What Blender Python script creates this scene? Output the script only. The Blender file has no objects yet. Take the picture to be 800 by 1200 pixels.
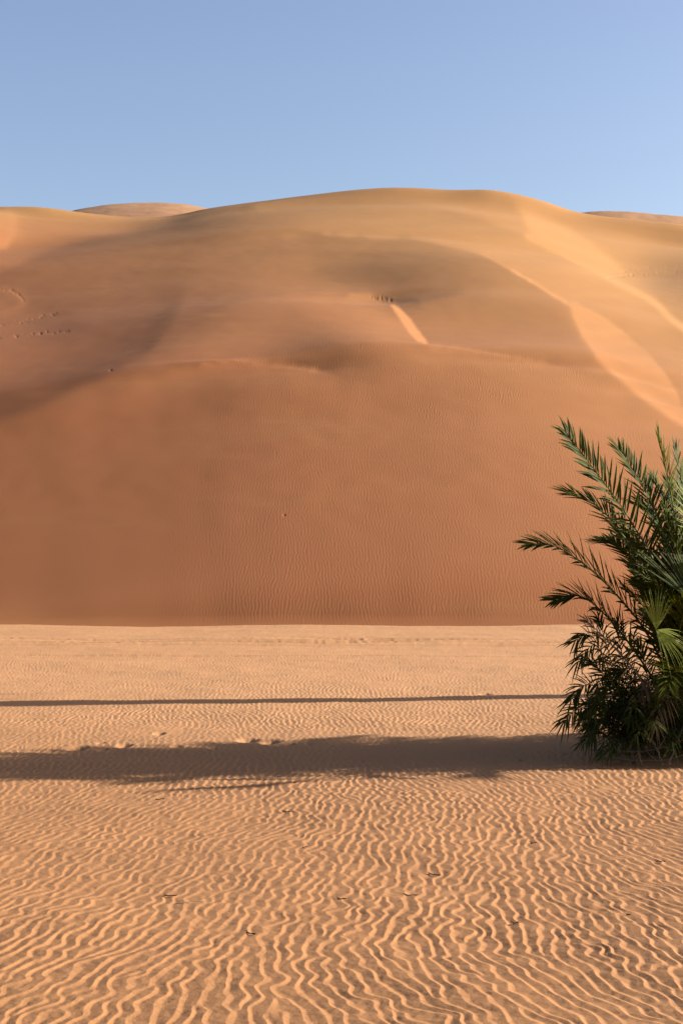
import bpy, math, random
import numpy as np
from mathutils import Vector

random.seed(7)
RNG = np.random.default_rng(11)
R = math.radians
scene = bpy.context.scene
COL = scene.collection

# ------------------------------------------------------------------ camera figures
F = 1667.0          # focal length in photo pixels (50 mm on a 36 mm tall sensor, 1200 px)
CX, HY = 400.0, 678.0
H = 1.6             # eye height, metres
SUN_EL, SUN_AZ = R(17.5), R(9.0)     # azimuth measured from +x towards +y
SV = np.array([math.cos(SUN_EL) * math.cos(SUN_AZ), math.cos(SUN_EL) * math.sin(SUN_AZ), math.sin(SUN_EL)])


def at(px, y, d):
    return Vector(((px - CX) / F * d, d, H + (HY - y) / F * d))


def ground_depth(y):
    return F * H / (y - HY)


# ------------------------------------------------------------------ small helpers
def tag(o, label=None, cat=None, group=None, kind=None):
    if label: o['label'] = label
    if cat: o['category'] = cat
    if group: o['group'] = group
    if kind: o['kind'] = kind
    return o


def mesh_obj(name, verts, faces, mat, parent=None, smooth=True):
    me = bpy.data.meshes.new(name)
    me.from_pydata([tuple(v) for v in verts], [], faces)
    if smooth:
        me.polygons.foreach_set('use_smooth', np.ones(len(me.polygons), dtype=bool))
    me.materials.append(mat)
    me.update()
    o = bpy.data.objects.new(name, me)
    COL.objects.link(o)
    if parent is not None: o.parent = parent
    return o


def grid_mesh(name, grids, mat):
    """One mesh object out of one or more (X, Y, Z) height grids."""
    vs, qs, off = [], [], 0
    for X, Y, Z in grids:
        n, m = X.shape
        vs.append(np.stack([X, Y, Z], -1).reshape(-1, 3))
        idx = np.arange(n * m).reshape(n, m) + off
        qs.append(np.stack([idx[:-1, :-1], idx[:-1, 1:], idx[1:, 1:], idx[1:, :-1]], -1).reshape(-1, 4))
        off += n * m
    v = np.concatenate(vs).astype(np.float32)
    q = np.concatenate(qs).astype(np.int32)
    me = bpy.data.meshes.new(name)
    me.vertices.add(len(v)); me.vertices.foreach_set('co', v.ravel())
    me.loops.add(q.size); me.loops.foreach_set('vertex_index', q.ravel())
    me.polygons.add(len(q))
    me.polygons.foreach_set('loop_start', np.arange(0, q.size, 4, dtype=np.int32))
    me.polygons.foreach_set('use_smooth', np.ones(len(q), dtype=bool))
    me.update(calc_edges=True)
    me.materials.append(mat)
    o = bpy.data.objects.new(name, me)
    COL.objects.link(o)
    return o


def sstep(a, b, x):
    t = np.clip((x - a) / (b - a), 0, 1)
    return t * t * (3 - 2 * t)


def catmull(tile, u, v):
    """Periodic bicubic sample; u along axis 1, v along axis 0, in cells."""
    n0, n1 = tile.shape
    i = np.floor(u).astype(np.int64); j = np.floor(v).astype(np.int64)
    fu = (u - i).astype(np.float32); fv = (v - j).astype(np.float32)

    def w(t):
        return (-.5 * t + t * t - .5 * t ** 3, 1 - 2.5 * t * t + 1.5 * t ** 3,
                .5 * t + 2 * t * t - 1.5 * t ** 3, -.5 * t * t + .5 * t ** 3)
    wu, wv = w(fu), w(fv)
    out = np.zeros(u.shape, np.float32)
    for b in range(4):
        jj = (j + b - 1) % n0
        row = np.zeros(u.shape, np.float32)
        for a in range(4):
            row += wu[a] * tile[jj, (i + a - 1) % n1]
        out += wv[b] * row
    return out


# ------------------------------------------------------------------ smooth noise and wind ripples
def noise_tile(n, lo, hi, seed):
    """Periodic noise with wavelengths between lo and hi cells, unit deviation."""
    g = np.random.default_rng(seed).standard_normal((n, n))
    ky = np.fft.fftfreq(n)[:, None]; kx = np.fft.rfftfreq(n)[None, :]
    k = np.sqrt(kx * kx + ky * ky) + 1e-9
    flt = np.where((k > 1 / hi) & (k < 1 / lo), k ** -1.5, 0)
    a = np.fft.irfft2(np.fft.rfft2(g) * flt, s=(n, n))
    return (a / a.std()).astype(np.float32)


NT = noise_tile(512, 8, 200, 3)       # general purpose, sampled at any scale
NT2 = noise_tile(512, 4, 60, 4)
NT3 = noise_tile(512, 9, 24, 5)


def noise(x, y, scale, tile=NT, ox=0.0, oy=0.0):
    """scale = metres covered by about 60 cells."""
    return catmull(tile, (x / scale * 60 + ox) % 512, (y / scale * 60 + oy) % 512)


RN, RL = 2048, 16.384                 # ripple tile: cells, metres


def ripple_tile(lam, seed):
    c = RL / RN
    g = np.random.default_rng(seed)
    u = g.standard_normal((RN, RN)).astype(np.float32)
    ky = (2 * np.pi * np.fft.fftfreq(RN, c))[:, None]; kx = (2 * np.pi * np.fft.rfftfreq(RN, c))[None, :]
    k = np.hypot(kx, ky); ang = np.arctan2(ky, kx)
    k0 = 2 * np.pi / lam
    radial = np.exp(-.5 * ((k - k0) / (.27 * k0)) ** 2)
    X = (np.arange(RN) * c - RL / 2)[None, :]; Y = (np.arange(RN) * c + 2.0)[:, None]
    trend = -.75 + .0 * X + 0.0 * Y
    trend = -.85 * np.exp(-((X + 1.9) / 1.9) ** 2 - ((Y - 8.3) / 2.6) ** 2) \
        + .6 * np.exp(-((X - 1.2) / 1.1) ** 2 - ((Y - 5.6) / 1.3) ** 2) \
        + .30 * np.exp(-((X - 1.6) / 1.5) ** 2 - ((Y - 8.6) / 1.6) ** 2)
    n = np.fft.irfft2(np.fft.rfft2(g.standard_normal((RN, RN))) * np.exp(-.5 * (k * .28) ** 2), s=(RN, RN))
    o = np.clip(trend + .34 * n / n.std(), -1, 1)
    dirs = [R(-18), 0.0, R(20)]
    ws = [np.clip(-o, 0, 1), 1 - np.abs(o), np.clip(o, 0, 1)]
    flts = [radial * np.exp(-.5 * ((ang - a) / R(20)) ** 2) for a in dirs]
    for it in range(5):
        U = np.fft.rfft2(u)
        u = sum(w * np.fft.irfft2(U * f, s=(RN, RN)) for w, f in zip(ws, flts))
        u = np.tanh(1.1 * u / u.std())
    U = np.fft.rfft2(u)
    allf = np.exp(-.5 * ((k - k0) / (.34 * k0)) ** 2)
    re = np.fft.irfft2(U * allf, s=(RN, RN)); im = np.fft.irfft2(-1j * U * allf, s=(RN, RN))
    m = np.hypot(re, im).mean()
    return (re / m).astype(np.float32), (im / m).astype(np.float32)


RIP = ripple_tile(.066, 21)


def ripples(x, y, scale=1.0, ox=0.0, oy=0.0, soft=False):
    """Wind ripple relief, about -1..1, steeper side towards +x."""
    x = x + scale * .0095 * noise(x / scale, y / scale, .9, NT3, ox * 9, 3)
    y = y + scale * .02 * noise(x / scale, y / scale, 1.0, NT3, 200, oy * 9)
    u = ((x / scale + RL / 2 + ox) / RL * RN) % RN; v = ((y / scale - 2.0 + oy) / RL * RN) % RN
    re = catmull(RIP[0], u, v); im = catmull(RIP[1], u, v)
    amp = np.clip(np.hypot(re, im), 0, 1.2)
    if soft:
        ph = np.arctan2(im, re); ph = ph + .4 * (1 - np.cos(ph))
        return amp * np.cos(ph) * .5
    q = (np.arctan2(im, re) / (2 * np.pi)) % 1.0          # 0 at the crest, growing towards +x
    amp = amp ** .5
    lee = (1 - np.clip(q / .33, 0, 1)) ** 1.4
    stoss = np.clip((q - .33) / .67, 0, 1) ** 1.0
    return amp * (np.where(q < .33, lee, stoss) - .42)


# ------------------------------------------------------------------ the big dune: relief recovered from its lit and shaded flanks
def lin(v):
    v = np.asarray(v, float) / 255
    return np.where(v < .04045, v / 12.92, ((v + .055) / 1.055) ** 2.4)


def blur(a, sx, sy):
    for ax, s in ((1, sx), (0, sy)):
        if s <= 0: continue
        r = int(3 * s) + 1
        k = np.exp(-.5 * (np.arange(-r, r + 1) / s) ** 2); k /= k.sum()
        p = np.pad(a, [(r, r) if i == ax else (0, 0) for i in range(2)], mode='edge')
        a = sum(k[i] * np.take(p, np.arange(i, i + a.shape[ax]), axis=ax) for i in range(2 * r + 1))
    return a


ROWS = [
    (215, [(-40, 238), (8, 238), (24, 222), (60, 216), (110, 210), (160, 206), (205, 204), (232, 188), (250, 188), (300, 192), (350, 197), (400, 203), (450, 208), (500, 214), (550, 216), (600, 222), (650, 226), (700, 228), (800, 228)]),
    (245, [(-40, 238), (8, 238), (24, 222), (60, 216), (110, 210), (160, 206), (205, 204), (232, 184), (250, 182), (300, 188), (350, 194), (400, 200), (450, 207), (500, 214), (550, 216), (600, 224), (650, 228), (700, 228), (800, 228)]),
    (258, [(-40, 240), (10, 240), (22, 212), (60, 210), (110, 206), (150, 203), (185, 190), (215, 160), (250, 170), (300, 182), (350, 189), (400, 196), (450, 203), (500, 209), (550, 215), (600, 223), (650, 228), (700, 227), (800, 224)]),
    (270, [(-40, 240), (12, 238), (22, 208), (60, 206), (100, 198), (140, 182), (170, 160), (180, 158), (250, 162), (300, 175), (350, 184), (400, 191), (450, 199), (500, 205), (550, 214), (600, 222), (650, 228), (700, 225), (800, 220)]),
    (283, [(-40, 218), (0, 224), (14, 212), (40, 200), (70, 182), (95, 162), (120, 154), (150, 156), (200, 156), (250, 158), (300, 172), (350, 180), (400, 187), (450, 190), (500, 201), (550, 214), (600, 221), (650, 225), (700, 226), (800, 218)]),
    (300, [(-40, 195), (0, 193), (25, 180), (50, 162), (75, 156), (100, 158), (150, 155), (200, 155), (250, 157), (300, 166), (350, 178), (400, 172), (450, 163), (500, 174), (540, 194), (570, 210), (600, 219), (650, 222), (700, 226), (735, 220), (760, 206), (800, 192)]),
    (315, [(0, 158), (50, 155), (100, 153), (150, 151), (200, 150), (250, 156), (300, 168), (350, 176), (400, 160), (450, 148), (500, 158), (540, 174), (575, 192), (600, 206), (640, 214), (665, 222), (700, 227), (738, 222), (762, 202), (800, 184)]),
    (330, [(0, 150), (50, 150), (100, 150), (150, 147), (200, 147), (250, 156), (300, 170), (350, 178), (400, 162), (450, 150), (490, 160), (520, 172), (560, 186), (600, 206), (640, 216), (665, 223), (700, 227), (740, 224), (762, 200), (785, 184), (800, 176)]),
    (350, [(0, 158), (50, 143), (100, 142), (150, 143), (200, 142), (250, 150), (300, 167), (350, 182), (400, 196), (440, 185), (470, 150), (510, 170), (550, 182), (600, 196), (650, 215), (700, 224), (745, 226), (780, 205), (800, 198)]),
    (380, [(0, 152), (30, 148), (55, 132), (78, 126), (105, 138), (150, 137), (200, 133), (225, 140), (250, 152), (300, 170), (350, 168), (400, 186), (450, 203), (500, 196), (550, 194), (600, 195), (650, 200), (700, 215), (770, 224), (800, 208)]),
    (410, [(0, 160), (50, 154), (100, 143), (150, 126), (180, 124), (205, 150), (250, 172), (300, 168), (340, 150), (380, 138), (420, 160), (450, 182), (500, 190), (550, 191), (600, 196), (650, 201), (690, 206), (740, 215), (800, 218)]),
    (425, [(0, 157), (50, 146), (100, 128), (140, 125), (170, 146), (200, 166), (250, 176), (300, 172), (350, 160), (400, 150), (450, 172), (500, 187), (550, 190), (600, 194), (650, 200), (700, 206), (800, 216)]),
    (445, [(0, 149), (45, 136), (80, 124), (120, 134), (160, 154), (200, 156), (250, 149), (300, 156), (350, 166), (400, 170), (450, 175), (500, 182), (550, 186), (600, 191), (650, 200), (700, 206), (800, 214)]),
    (470, [(0, 126), (30, 126), (60, 140), (100, 152), (150, 154), (200, 151), (250, 149), (300, 156), (400, 168), (450, 172), (500, 178), (550, 182), (600, 190), (650, 198), (700, 205), (800, 212)]),
    (490, [(0, 128), (20, 138), (60, 154), (100, 155), (150, 154), (200, 154), (300, 159), (400, 168), (450, 172), (500, 177), (550, 182), (600, 189), (650, 197), (700, 203), (800, 210)]),
    (510, [(0, 150), (100, 154), (200, 152), (300, 155), (400, 168), (500, 175), (600, 187), (700, 200), (800, 207)]),
    (550, [(0, 148), (100, 150), (200, 150), (300, 158), (400, 167), (500, 172), (600, 185), (700, 196), (800, 203)]),
    (600, [(0, 147), (100, 148), (200, 149), (300, 157), (400, 165), (500, 170), (600, 181), (700, 191), (800, 198)]),
    (660, [(0, 146), (100, 147), (200, 148), (300, 157), (400, 163), (500, 167), (600, 178), (700, 187), (800, 194)]),
    (760, [(0, 150), (100, 151), (200, 152), (300, 160), (400, 166), (500, 170), (600, 180), (700, 189), (800, 196)]),
]
PX0, PX1, PY0, PY1 = -240, 1040, 200, 770


def inside(poly, X, Y):
    c = np.zeros(X.shape, bool)
    n = len(poly)
    for i in range(n):
        (x0, y0), (x1, y1) = poly[i], poly[(i + 1) % n]
        if y0 == y1: continue
        cr = ((y0 > Y) != (y1 > Y)) & (X < (x1 - x0) * (Y - y0) / (y1 - y0) + x0)
        c ^= cr
    return c


def stroke(line, X, Y):
    """Distance to a polyline."""
    d = np.full(X.shape, 1e9)
    for (x0, y0), (x1, y1) in zip(line[:-1], line[1:]):
        t = np.clip(((X - x0) * (x1 - x0) + (Y - y0) * (y1 - y0)) / ((x1 - x0) ** 2 + (y1 - y0) ** 2), 0, 1)
        d = np.minimum(d, np.hypot(X - x0 - t * (x1 - x0), Y - y0 - t * (y1 - y0)))
    return d


SLIP_BIG = [(668, 352), (690, 362), (705, 370), (732, 390), (759, 414), (780, 439), (793, 461), (800, 480), (830, 505), (900, 540), (1000, 585), (1000, 590),
            (900, 546), (830, 512), (800, 497), (783, 486), (749, 461), (722, 439), (699, 417), (682, 394), (671, 370)]
SLIP_BAND = [(602, 239), (618, 237), (631, 247), (658, 264), (692, 284), (716, 303), (732, 320), (712, 321), (695, 313), (665, 299), (641, 287), (621, 274), (613, 254)]
SLIP_SMALL = [(456, 356), (466, 359), (481, 374), (495, 394), (503, 404), (491, 401), (478, 388), (466, 370)]


def lit_map():
    px = np.arange(PX0, PX1 + 1, 2.0); py = np.arange(PY0, PY1 + 1, 2.0)
    X, Y = np.meshgrid(px, py)
    A = np.array([np.interp(px, [p for p, _ in r], [v for _, v in r]) for _, r in ROWS])
    yr = np.array([y for y, _ in ROWS], float)
    M = np.array([np.interp(py, yr, A[:, i]) for i in range(len(px))]).T
    M = blur(M, 5, 3)
    M = M + .35 * (M - blur(blur(M, 45, 30), 1, 1)) * sstep(560, 480, Y)
    M = M + 14 * sstep(230, 120, X) * sstep(300, 270, Y)

    def put(mask, val, s):
        nonlocal M
        m = blur(mask.astype(float), s, s)
        M = M * (1 - m) + val * m
    def flank(line, up, wu, dn, wd_, s=1.0):
        # a crest or valley line: crisp at the line, fading away on either side (line runs left to right)
        nonlocal M
        best = np.full(X.shape, 1e9); sgn = np.zeros(X.shape)
        for (x0, y0), (x1, y1) in zip(line[:-1], line[1:]):
            L2 = (x1 - x0) ** 2 + (y1 - y0) ** 2
            t = np.clip(((X - x0) * (x1 - x0) + (Y - y0) * (y1 - y0)) / L2, 0, 1)
            dist = np.hypot(X - x0 - t * (x1 - x0), Y - y0 - t * (y1 - y0))
            cr = (x1 - x0) * (Y - y0) - (y1 - y0) * (X - x0)       # >0 below the line
            m = dist < best
            best = np.where(m, dist, best); sgn = np.where(m, cr, sgn)
        ends = sstep(0, 30, np.hypot(X - line[0][0], Y - line[0][1])) * sstep(0, 30, np.hypot(X - line[-1][0], Y - line[-1][1]))
        add = np.where(sgn > 0, dn * np.exp(-best / wd_), up * np.exp(-best / wu))
        M = M + blur(add * ends, s, s)
    flank([(340, 274), (380, 273), (440, 277), (480, 277), (508, 282), (540, 290), (575, 302), (620, 328), (670, 358)], 10, 10, -20, 22)
    flank([(180, 434), (235, 428), (280, 422), (330, 426), (372, 433), (410, 444)], -18, 13, 14, 26)
    flank([(395, 346), (420, 347), (440, 351), (458, 357), (480, 378), (503, 404), (540, 410), (592, 419), (640, 427), (700, 442)], -10, 16, 10, 26)
    flank([(452, 358), (470, 356), (490, 354), (520, 349), (556, 342)], -24, 9, 8, 20, .8)
    flank([(-40, 508), (0, 492), (45, 478), (84, 458), (135, 436), (175, 414), (199, 383), (212, 358), (222, 330)], -16, 22, 12, 16, 2.0)
    flank([(-40, 340), (0, 320), (40, 300), (90, 284), (130, 275), (190, 263), (240, 246)], 14, 14, -8, 26, 1.5)
    flank([(240, 256), (270, 250), (330, 241), (400, 236), (470, 234), (520, 243), (560, 252), (620, 278)], 8, 8, -10, 14)
    flank([(250, 300), (300, 291), (360, 287), (420, 290)], 7, 12, -6, 16, 1.5)
    flank([(230, 372), (290, 352), (340, 345), (392, 346)], -6, 18, 8, 14, 1.5)
    put(inside([(-60, 243), (3, 243), (12, 250), (17, 262), (16, 277), (9, 290), (-60, 304)], X, Y), 247, 1.0)
    # pit with its bright lip, crest glints
    st = np.random.default_rng(8).standard_normal(M.shape)
    st = blur(st, 22, 1.2); st /= st.std()
    M = M + 2.2 * st * sstep(420, 330, Y)
    sv = np.random.default_rng(18).standard_normal(M.shape)
    sv = blur(sv, 7, 30); sv /= sv.std()
    M = M + 2.6 * sv * sstep(420, 480, Y)
    put(np.hypot((X - 470) / 24, (Y - 351.5 - .004 * (X - 470)) / 2.6) < 1, 116, .9)
    put(np.hypot((X - 422) / 16, (Y - 347) / 3) < 1, 228, 1.2)
    put(stroke([(235, 428), (280, 423), (330, 427), (372, 434)], X, Y) < 1.8, 206, .9)
    put(stroke([(502, 406), (540, 410), (592, 419), (640, 426)], X, Y) < 1.8, 226, 1.0)
    put(stroke([(380, 273), (440, 277), (480, 276), (508, 282), (540, 290), (545, 291)], X, Y) < 1.6, 216, 1.2)
    put(stroke([(300, 244), (400, 236), (480, 233), (540, 246), (600, 268)], X, Y) < 2.0, 224, 1.3)
    put(stroke([(518, 284), (545, 291), (562, 297)], X, Y) < .7, 214, .8)
    put(stroke([(562, 297), (578, 304), (600, 317)], X, Y) < .9, 232, .6)
    put(stroke([(600, 317), (630, 334), (650, 347), (672, 359)], X, Y) < 1.5, 247, .6)
    put(inside(SLIP_BIG, X, Y), 236 + 4.0 * st + 3.0 * sv, .6)
    put(inside(SLIP_BIG, X, Y) & (stroke([(668, 352), (671, 370), (682, 394), (699, 417), (722, 439), (749, 461), (783, 486), (800, 497)], X, Y) < 7), 244, 2.0)
    put(stroke([(699, 417), (722, 439), (749, 461), (783, 486), (800, 497)], X, Y) < 2.4, 251, 1.2)
    put(inside(SLIP_BAND, X, Y), 249, 1.6)
    put(stroke([(618, 276), (645, 290), (695, 315), (732, 337), (763, 352), (786, 374), (804, 388), (860, 420)], X, Y) < 3.6, 248, 1.0)
    put(inside(SLIP_SMALL, X, Y), 252, .5)
    # hollow with tracks at the far left
    put(stroke([(0, 338), (20, 343), (30, 352), (22, 362), (0, 368)], X, Y) < 2.2, 174, 1.6)
    return px, py, M


SK_MAIN = [(-240, 262), (-60, 247), (0, 242), (40, 242), (62, 244), (85, 247.5), (110, 251), (150, 254.5), (195, 254), (220, 249.5), (237, 245), (265, 241), (300, 236.5), (350, 230), (400, 224), (430, 221), (460, 219.5),
           (490, 220), (520, 222.5), (545, 222.5), (570, 221.5), (600, 226), (640, 236.5), (665, 246), (685, 250.5), (710, 254), (740, 257), (800, 263), (900, 280), (1040, 310)]
CREST = 178.0


def solve_dune():
    px, py, M = lit_map()
    tgt = (lin(M) / LITK - AMB) / SUNK                  # cosine of the sun on the slope
    tgt = np.clip(tgt, .03, .8)
    # depth rows: even steps of the picture along a first profile
    pd = np.array([44, 48.2, 49.4, 51, 57.9, 66.5, 74.2, 97.7, 123.4, 150, CREST])
    pz = np.array([-1.6, -.5, .0, .80, 4.2, 8.7, 12.6, 20.8, 31.1, 41.5, 1.6 + (HY - 219.5) / F * CREST])
    dd = np.linspace(44, CREST, 4000)
    zz = np.interp(dd, pd, pz)
    z1 = zz
    for _ in range(3):
        zz = np.convolve(np.pad(zz, 60, mode='reflect', reflect_type='odd'), np.ones(121) / 121, 'valid')
        z1 = np.convolve(np.pad(z1, 10, mode='reflect', reflect_type='odd'), np.ones(21) / 21, 'valid')
    zz = z1 + (zz - z1) * sstep(52, 60, dd)
    yy = np.minimum.accumulate(HY - F * (zz - H) / dd)
    s = np.linspace(yy[0], yy[-1], 290)
    d = np.interp(-s, -yy, dd)
    d = np.maximum.accumulate(d + np.arange(len(d)) * 1e-6)
    d[-1] = CREST
    prof = np.interp(d, dd, zz)
    t = (px - CX) / F
    n, m = len(d), len(px)
    yc = np.interp(px, [p for p, _ in SK_MAIN], [v for _, v in SK_MAIN]); yc = blur(yc[None], 4, 0)[0]
    Dc = np.interp(px, [p for p, _ in DC_MAIN], [v for _, v in DC_MAIN]); Dc = blur(Dc[None], 8, 0)[0]
    ec = (HY - yc) / F
    zc = H + ec * Dc
    D = d[:, None]
    pc = np.interp(Dc, d, prof)
    ref = prof[:, None] - (pc - zc)[None, :] * sstep(54, Dc[None, :], D)
    over = np.clip(D - Dc[None, :], 0, None)
    ref = np.where(over > 0, zc[None, :] + (ec[None, :] - .10) * over - .0035 * over ** 2, ref)
    vis = (over <= 0).astype(float)
    dd_ = np.diff(d)[:, None]; dt = t[1] - t[0]
    Z = ref.copy()
    wx, wd, wt = 1.0, .16, .002
    jc = np.clip(np.searchsorted(d, Dc), 0, n - 1)
    soft = np.full((n, m), wt); soft[d < 48.8] = 1.0; soft[(d > 48.8) & (d < 49.8)] = .2
    soft[jc, np.arange(m)] = 3.0; soft[np.clip(jc - 1, 0, n - 1), np.arange(m)] = 1.0
    soft[over > 3] = .5
    vx = wx * np.minimum(vis[:, 1:], vis[:, :-1]) + .02
    for outer in range(10):
        Y = HY - F * (Z - H) / D
        iy = np.clip((Y - PY0) / 2, 0, len(py) - 1.001); j = iy.astype(int); f = iy - j
        col = np.arange(m)[None, :]
        I = tgt[j, col] * (1 - f) + tgt[j + 1, col] * f
        zt = np.gradient(Z, dt, axis=1) / D
        zd = np.gradient(Z, d, axis=0)
        zy = np.clip(zd - t[None, :] * zt, -.3, .75)
        nn = np.sqrt(1 + np.clip(zt, -.9, .9) ** 2 + zy ** 2)
        if outer == 9: DBG.update(Y=Y, I=I, A=(SV[2] - SV[1] * zy - SV[0] * zt) / nn)
        g = (SV[2] - SV[1] * zy - I * nn) / SV[0]
        g = np.clip(g, -.75, .45) * sstep(48.6, 50.6, D)
        gx = .5 * (g[:, 1:] + g[:, :-1]) * D                      # target dZ/dt
        rx = (gx - np.diff(ref, axis=1) / dt) / D
        free = np.ones((n, m)); free[0] = 0

        def A(W):
            W = W * free
            ex = np.diff(W, axis=1) / dt / D * vx
            ed = np.diff(W, axis=0) / dd_ * wd
            o = soft * W
            a = ex / dt / D * vx
            o[:, 1:] += a; o[:, :-1] -= a
            b = ed / dd_ * wd
            o[1:] += b; o[:-1] -= b
            return o * free
        a = rx / dt / D * vx * vx
        B = np.zeros((n, m)); B[:, 1:] += a; B[:, :-1] -= a; B *= free
        v2 = (vx / dt / D) ** 2
        diag = soft + np.pad(v2, ((0, 0), (0, 1))) + np.pad(v2, ((0, 0), (1, 0))) + np.pad((wd / dd_) ** 2, ((0, 1), (0, 0))) + np.pad((wd / dd_) ** 2, ((1, 0), (0, 0)))
        W = (Z - ref) * free
        r = B - A(W); z_ = r / diag; p = z_.copy(); rz = (r * z_).sum()
        for it in range(420):
            Ap = A(p); al = rz / max((p * Ap).sum(), 1e-30)
            W += al * p; r -= al * Ap
            z_ = r / diag; rz2 = (r * z_).sum()
            p = z_ + rz2 / max(rz, 1e-30) * p; rz = rz2
        Z = ref + W
    return px, d, Z, yc, Dc


DBG = {}
DC_MAIN = [(-240, 178), (260, 178), (1040, 178)]
LITK, AMB, SUNK = .85, .09, 1.85

# ------------------------------------------------------------------ materials
def nodes_of(name):
    m = bpy.data.materials.new(name); m.use_nodes = True
    nt = m.node_tree
    return m, nt, nt.nodes['Principled BSDF']


def sand_material(name, base, red, pale, speck=.10, patch=.02, bump=.02, grain=260.0, side=None):
    """Dry sand: base colour drifting towards a redder and a paler sand in patches, plus grain."""
    m, nt, bs = nodes_of(name)
    N, L = nt.nodes, nt.links
    bs.inputs['Roughness'].default_value = .95
    bs.inputs['Specular IOR Level'].default_value = .12
    geo = N.new('ShaderNodeNewGeometry')

    def tex(scale, detail, rough=.55, stretch=None):
        n = N.new('ShaderNodeTexNoise'); n.inputs['Scale'].default_value = scale
        n.inputs['Detail'].default_value = detail; n.inputs['Roughness'].default_value = rough
        if stretch:
            mp = N.new('ShaderNodeMapping'); mp.inputs['Scale'].default_value = stretch
            L.new(geo.outputs['Position'], mp.inputs['Vector']); L.new(mp.outputs[0], n.inputs['Vector'])
        else:
            L.new(geo.outputs['Position'], n.inputs['Vector'])
        return n

    def mix(a, b, fac, blend='MIX'):
        x = N.new('ShaderNodeMix'); x.data_type = 'RGBA'; x.blend_type = blend
        for s, v in ((6, a), (7, b)):
            if isinstance(v, tuple): x.inputs[s].default_value = (*v, 1)
            else: L.new(v, x.inputs[s])
        if isinstance(fac, float): x.inputs[0].default_value = fac
        else: L.new(fac, x.inputs[0])
        return x.outputs[2]

    def rng(src, a, b, c=0., d=1.):
        r = N.new('ShaderNodeMapRange'); L.new(src, r.inputs[0])
        for i, v in enumerate((a, b, c, d)): r.inputs[i + 1].default_value = v
        r.interpolation_type = 'SMOOTHSTEP'
        return r.outputs[0]
    big = tex(patch, 4, .55, (1, 1, 2.2))
    mid = tex(patch * 9, 5, .6, (.35, 1, 1.6))
    c = mix(base, red, rng(big.outputs[0], .40, .68))
    c = mix(c, pale, rng(mid.outputs[0], .50, .78, 0, .35))
    for c0, c1, axis in side or ():              # paler sand over one side of the dune; on the plain, painted vignetting
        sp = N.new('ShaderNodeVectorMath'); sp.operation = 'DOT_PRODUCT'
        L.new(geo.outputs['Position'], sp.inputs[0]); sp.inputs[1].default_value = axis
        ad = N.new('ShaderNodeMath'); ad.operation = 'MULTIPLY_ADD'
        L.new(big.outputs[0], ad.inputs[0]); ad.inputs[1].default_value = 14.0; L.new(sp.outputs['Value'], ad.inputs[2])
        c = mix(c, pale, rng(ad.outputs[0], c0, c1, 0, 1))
    gr = tex(grain, 2, .7)
    c = mix(c, tuple(v * .55 for v in base), rng(gr.outputs[0], .56, .76, 0, speck * 3))
    gr2 = tex(grain * .37, 2, .7)
    c = mix(c, tuple(min(1, v * 1.5) for v in pale), rng(gr2.outputs[0], .60, .78, 0, speck * 2))
    L.new(c, bs.inputs['Base Color'])
    bp = N.new('ShaderNodeBump'); bp.inputs['Strength'].default_value = bump * 10; bp.inputs['Distance'].default_value = .004
    gb = tex(grain * .25, 3, .7)
    L.new(gb.outputs[0], bp.inputs['Height']); L.new(bp.outputs[0], bs.inputs['Normal'])
    return m


FLAT = sand_material('plain sand', (.252, .114, .046), (.236, .103, .041), (.335, .163, .072), speck=.16, patch=.06, grain=170, bump=.07, side=((14, 28, (.05, 1, 0)),))  # near sand coloured darker to imitate lens vignetting, pale farther off
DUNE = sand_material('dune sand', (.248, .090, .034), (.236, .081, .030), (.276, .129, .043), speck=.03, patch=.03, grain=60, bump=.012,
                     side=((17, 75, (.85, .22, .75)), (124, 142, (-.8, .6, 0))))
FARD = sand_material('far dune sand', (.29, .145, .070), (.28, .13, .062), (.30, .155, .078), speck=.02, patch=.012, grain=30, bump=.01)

# ------------------------------------------------------------------ main dune
PXG, DG, ZG, YC, DC = solve_dune()
fine = np.concatenate([np.arange(-240, -60, 6.0), np.arange(-60, 860, .8), np.arange(860, 1040.1, 6.0)])
iu = (fine - PXG[0]) / 2.0
rowi = np.linspace(0, len(DG) - 1, 660)
dfi = np.interp(rowi, np.arange(len(DG)), DG)
pad = np.pad(ZG, ((4, 4), (4, 4)), mode='reflect', reflect_type='odd')
UU, VV = np.meshgrid(iu + 4, rowi + 4)
n0, n1 = pad.shape
Zf = catmull(pad.astype(np.float64), np.clip(UU, 4, n1 - 5.001), np.clip(VV, 4, n0 - 5.001)).astype(np.float64)
T = ((fine - CX) / F)[None, :]
Yd = dfi[:, None] + 0 * T
Xd = T * Yd
Ypx = HY - F * (Zf - H) / Yd
FX = fine[None, :] + 0 * Yd
# wind ripples on the face, in patches; fading where the sand avalanches
amp = .35 + .75 * sstep(-.3, 1.3, noise(Xd, Yd, 26, NT, 40, 9)) * sstep(-.8, .7, noise(Xd, Yd, 5, NT2, 7, 80))
amp *= sstep(150, 330, FX) * .85 + .15
amp *= sstep(735, 715, Ypx) * .7 + .3
amp *= 1 - .75 * sstep(440, 360, Ypx)
slope = np.gradient(Zf, fine / F, axis=1) / Yd
amp *= sstep(-.32, -.2, slope)
Zf += .0105 * amp * ripples(Xd, Yd * .8, 1.75, 3.1, 5.7, True)
# soft hummocks and streaks of blown sand
Zf += .008 * noise(Xd, Yd, 9, NT, 300, 20) * sstep(50, 60, Yd)
Zf += .03 * noise(Xd, Yd, 30, NT, 140, 20) * np.exp(-((Yd - 49.5) / 2.0) ** 2)


def dent(Z, px, py, rx, ry, depth, X=None, Y=None):
    e = ((FX - px) / rx) ** 2 + ((Ypx - py) / ry) ** 2
    Z -= depth * np.exp(-e)


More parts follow.
